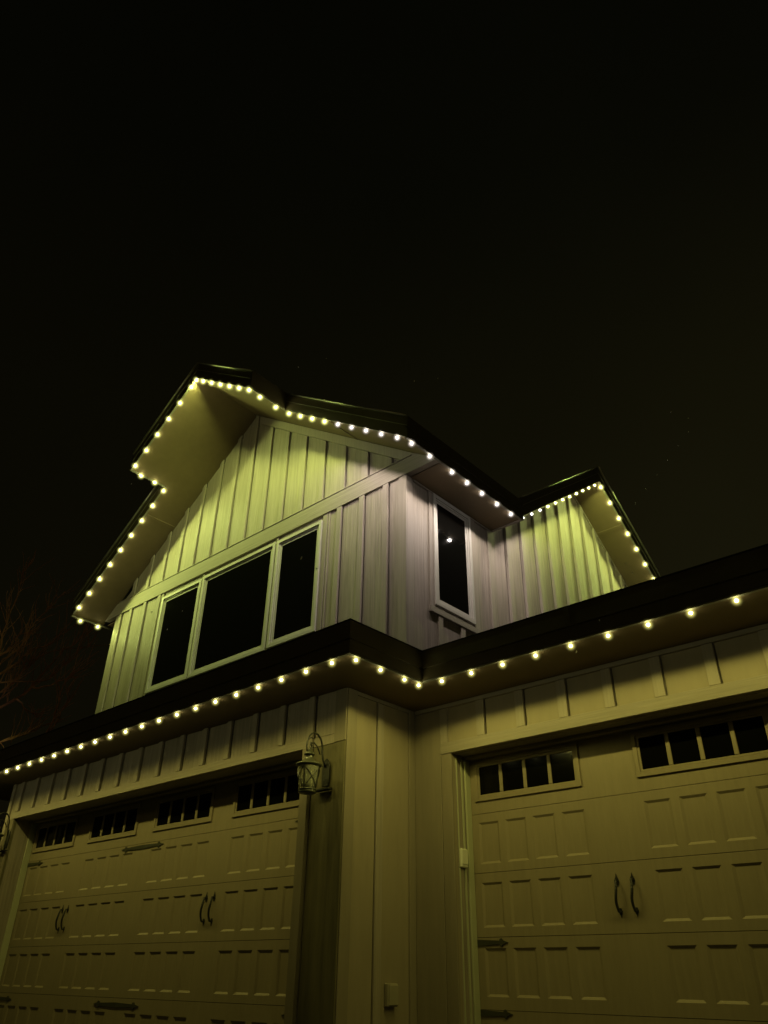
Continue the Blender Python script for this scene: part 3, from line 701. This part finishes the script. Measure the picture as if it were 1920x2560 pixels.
for bi, pl in enumerate(BR):
    X = -14.6 - .8*rnd.random()
    pts = [toP(a, c, X + .12*i*math.sin(bi*2.1)) for i, (a, c) in enumerate(pl)]
    sub = []
    for i in range(len(pts)-1):
        sub.append(pts[i]); m_ = (pts[i]+pts[i+1])/2; sub.append(m_ + Vector((rnd.uniform(-.06,.06),rnd.uniform(-.03,.03),rnd.uniform(-.03,.03))))
    sub.append(pts[-1]); n = len(sub)
    if pl[0][0] <= 0 or bi == 6:
        st = trunk_top + Vector((0,0,rnd.uniform(-.8,1.6))); sub = [st, (st+sub[0])/2+Vector((0,0,.12))] + sub
    n = len(sub); r0 = .030 if bi in (1,3,6,8) else .019
    obj('branch', *TUBE(sub, [max(.0075, r0*(1-i/(n-.3))) for i in range(n)], 6), M['bark'], tree, smooth=True)
    for i in range(2, n-1):
        for _ in range(2):
            if rnd.random() < .75:
                d = (sub[i+1]-sub[i-1]).normalized(); q = (d + Vector((rnd.uniform(-.5,.5),rnd.uniform(-.9,.9),rnd.uniform(-.3,.9)))).normalized()
                ln = rnd.uniform(.3,.9); p = sub[i]; tp = [p]
                for _k in range(4):
                    q = (q + Vector((rnd.uniform(-.3,.3),rnd.uniform(-.3,.3),rnd.uniform(-.15,.35)))).normalized(); p = p + q*ln/4; tp.append(p)
                twigs.append(TUBE(tp, [.009,.0075,.006,.005,.004], 4))
tw = obj('twigs', *join(*twigs), M['bark'], tree); tw['kind'] = 'stuff'

# ---------------------------------------------------------------- falling snow
snow = [(1450,890,.9),(1487,903,.9),(1487,933,.9),(1465,963,1),(1442,994,1),(1420,1025,1),(1396,1057,1.1),(1373,1087,1.1),(1352,1217,.9),(1366,1237,.9),(1317,1308,1.1),
 (1295,1340,1.1),(1270,1375,1.1),(1245,1408,1.2),(895,823,1.2),(946,817,.9),(644,793,1),(705,775,.7),(284,1045,.8),(328,1322,1),(394,1320,.8),(361,1360,.9),(651,1205,1.5),(684,1228,1.2),(1216,1080,.9)]
bm = bmesh.new(); bmesh.ops.create_icosphere(bm, subdivisions=1, radius=.0075)
for v in bm.verts:
    k = 1+.3*noise.noise(v.co*400); v.co = Vector((v.co.x*.6*k, v.co.y*.6*k, v.co.z*1.7*k))
sm = bpy.data.meshes.new('snowflake'); bm.to_mesh(sm); bm.free(); sm.materials.append(M['snow'])
for i, (a, c, s) in enumerate(snow):
    d = ray(a*1.15732, c*1.15732).normalized(); p = d*(5.4+1.0*rnd.random())
    o = bpy.data.objects.new('snowflake', sm); COL.objects.link(o); o.location = (p.x, p.y, p.z+ZC)
    o.rotation_euler = (rnd.uniform(-.3,.3), .35+rnd.uniform(-.2,.2), rnd.uniform(0,3)); o.scale = (s*.8, s*.8, s*.8)
    tag(o, 'tiny white snowflake falling in the night air around the house', 'snowflake', 'snowflakes falling around the house')

# ---------------------------------------------------------------- thin snowy night air
HAZE = 0
if HAZE:
    hm = bpy.data.materials.new('night_air'); hm.use_nodes = True; n = hm.node_tree; n.nodes.clear()
    o_ = n.nodes.new('ShaderNodeOutputMaterial'); v_ = n.nodes.new('ShaderNodeVolumePrincipled')
    v_.inputs['Color'].default_value = (.9, .9, .9, 1); v_.inputs['Density'].default_value = HAZE; v_.inputs['Anisotropy'].default_value = .8
    n.links.new(v_.outputs[0], o_.inputs['Volume'])
    hz = obj('haze', *BX(-22, 3, -3, 16, -2.3, 9.5), hm); hz['kind'] = 'stuff'
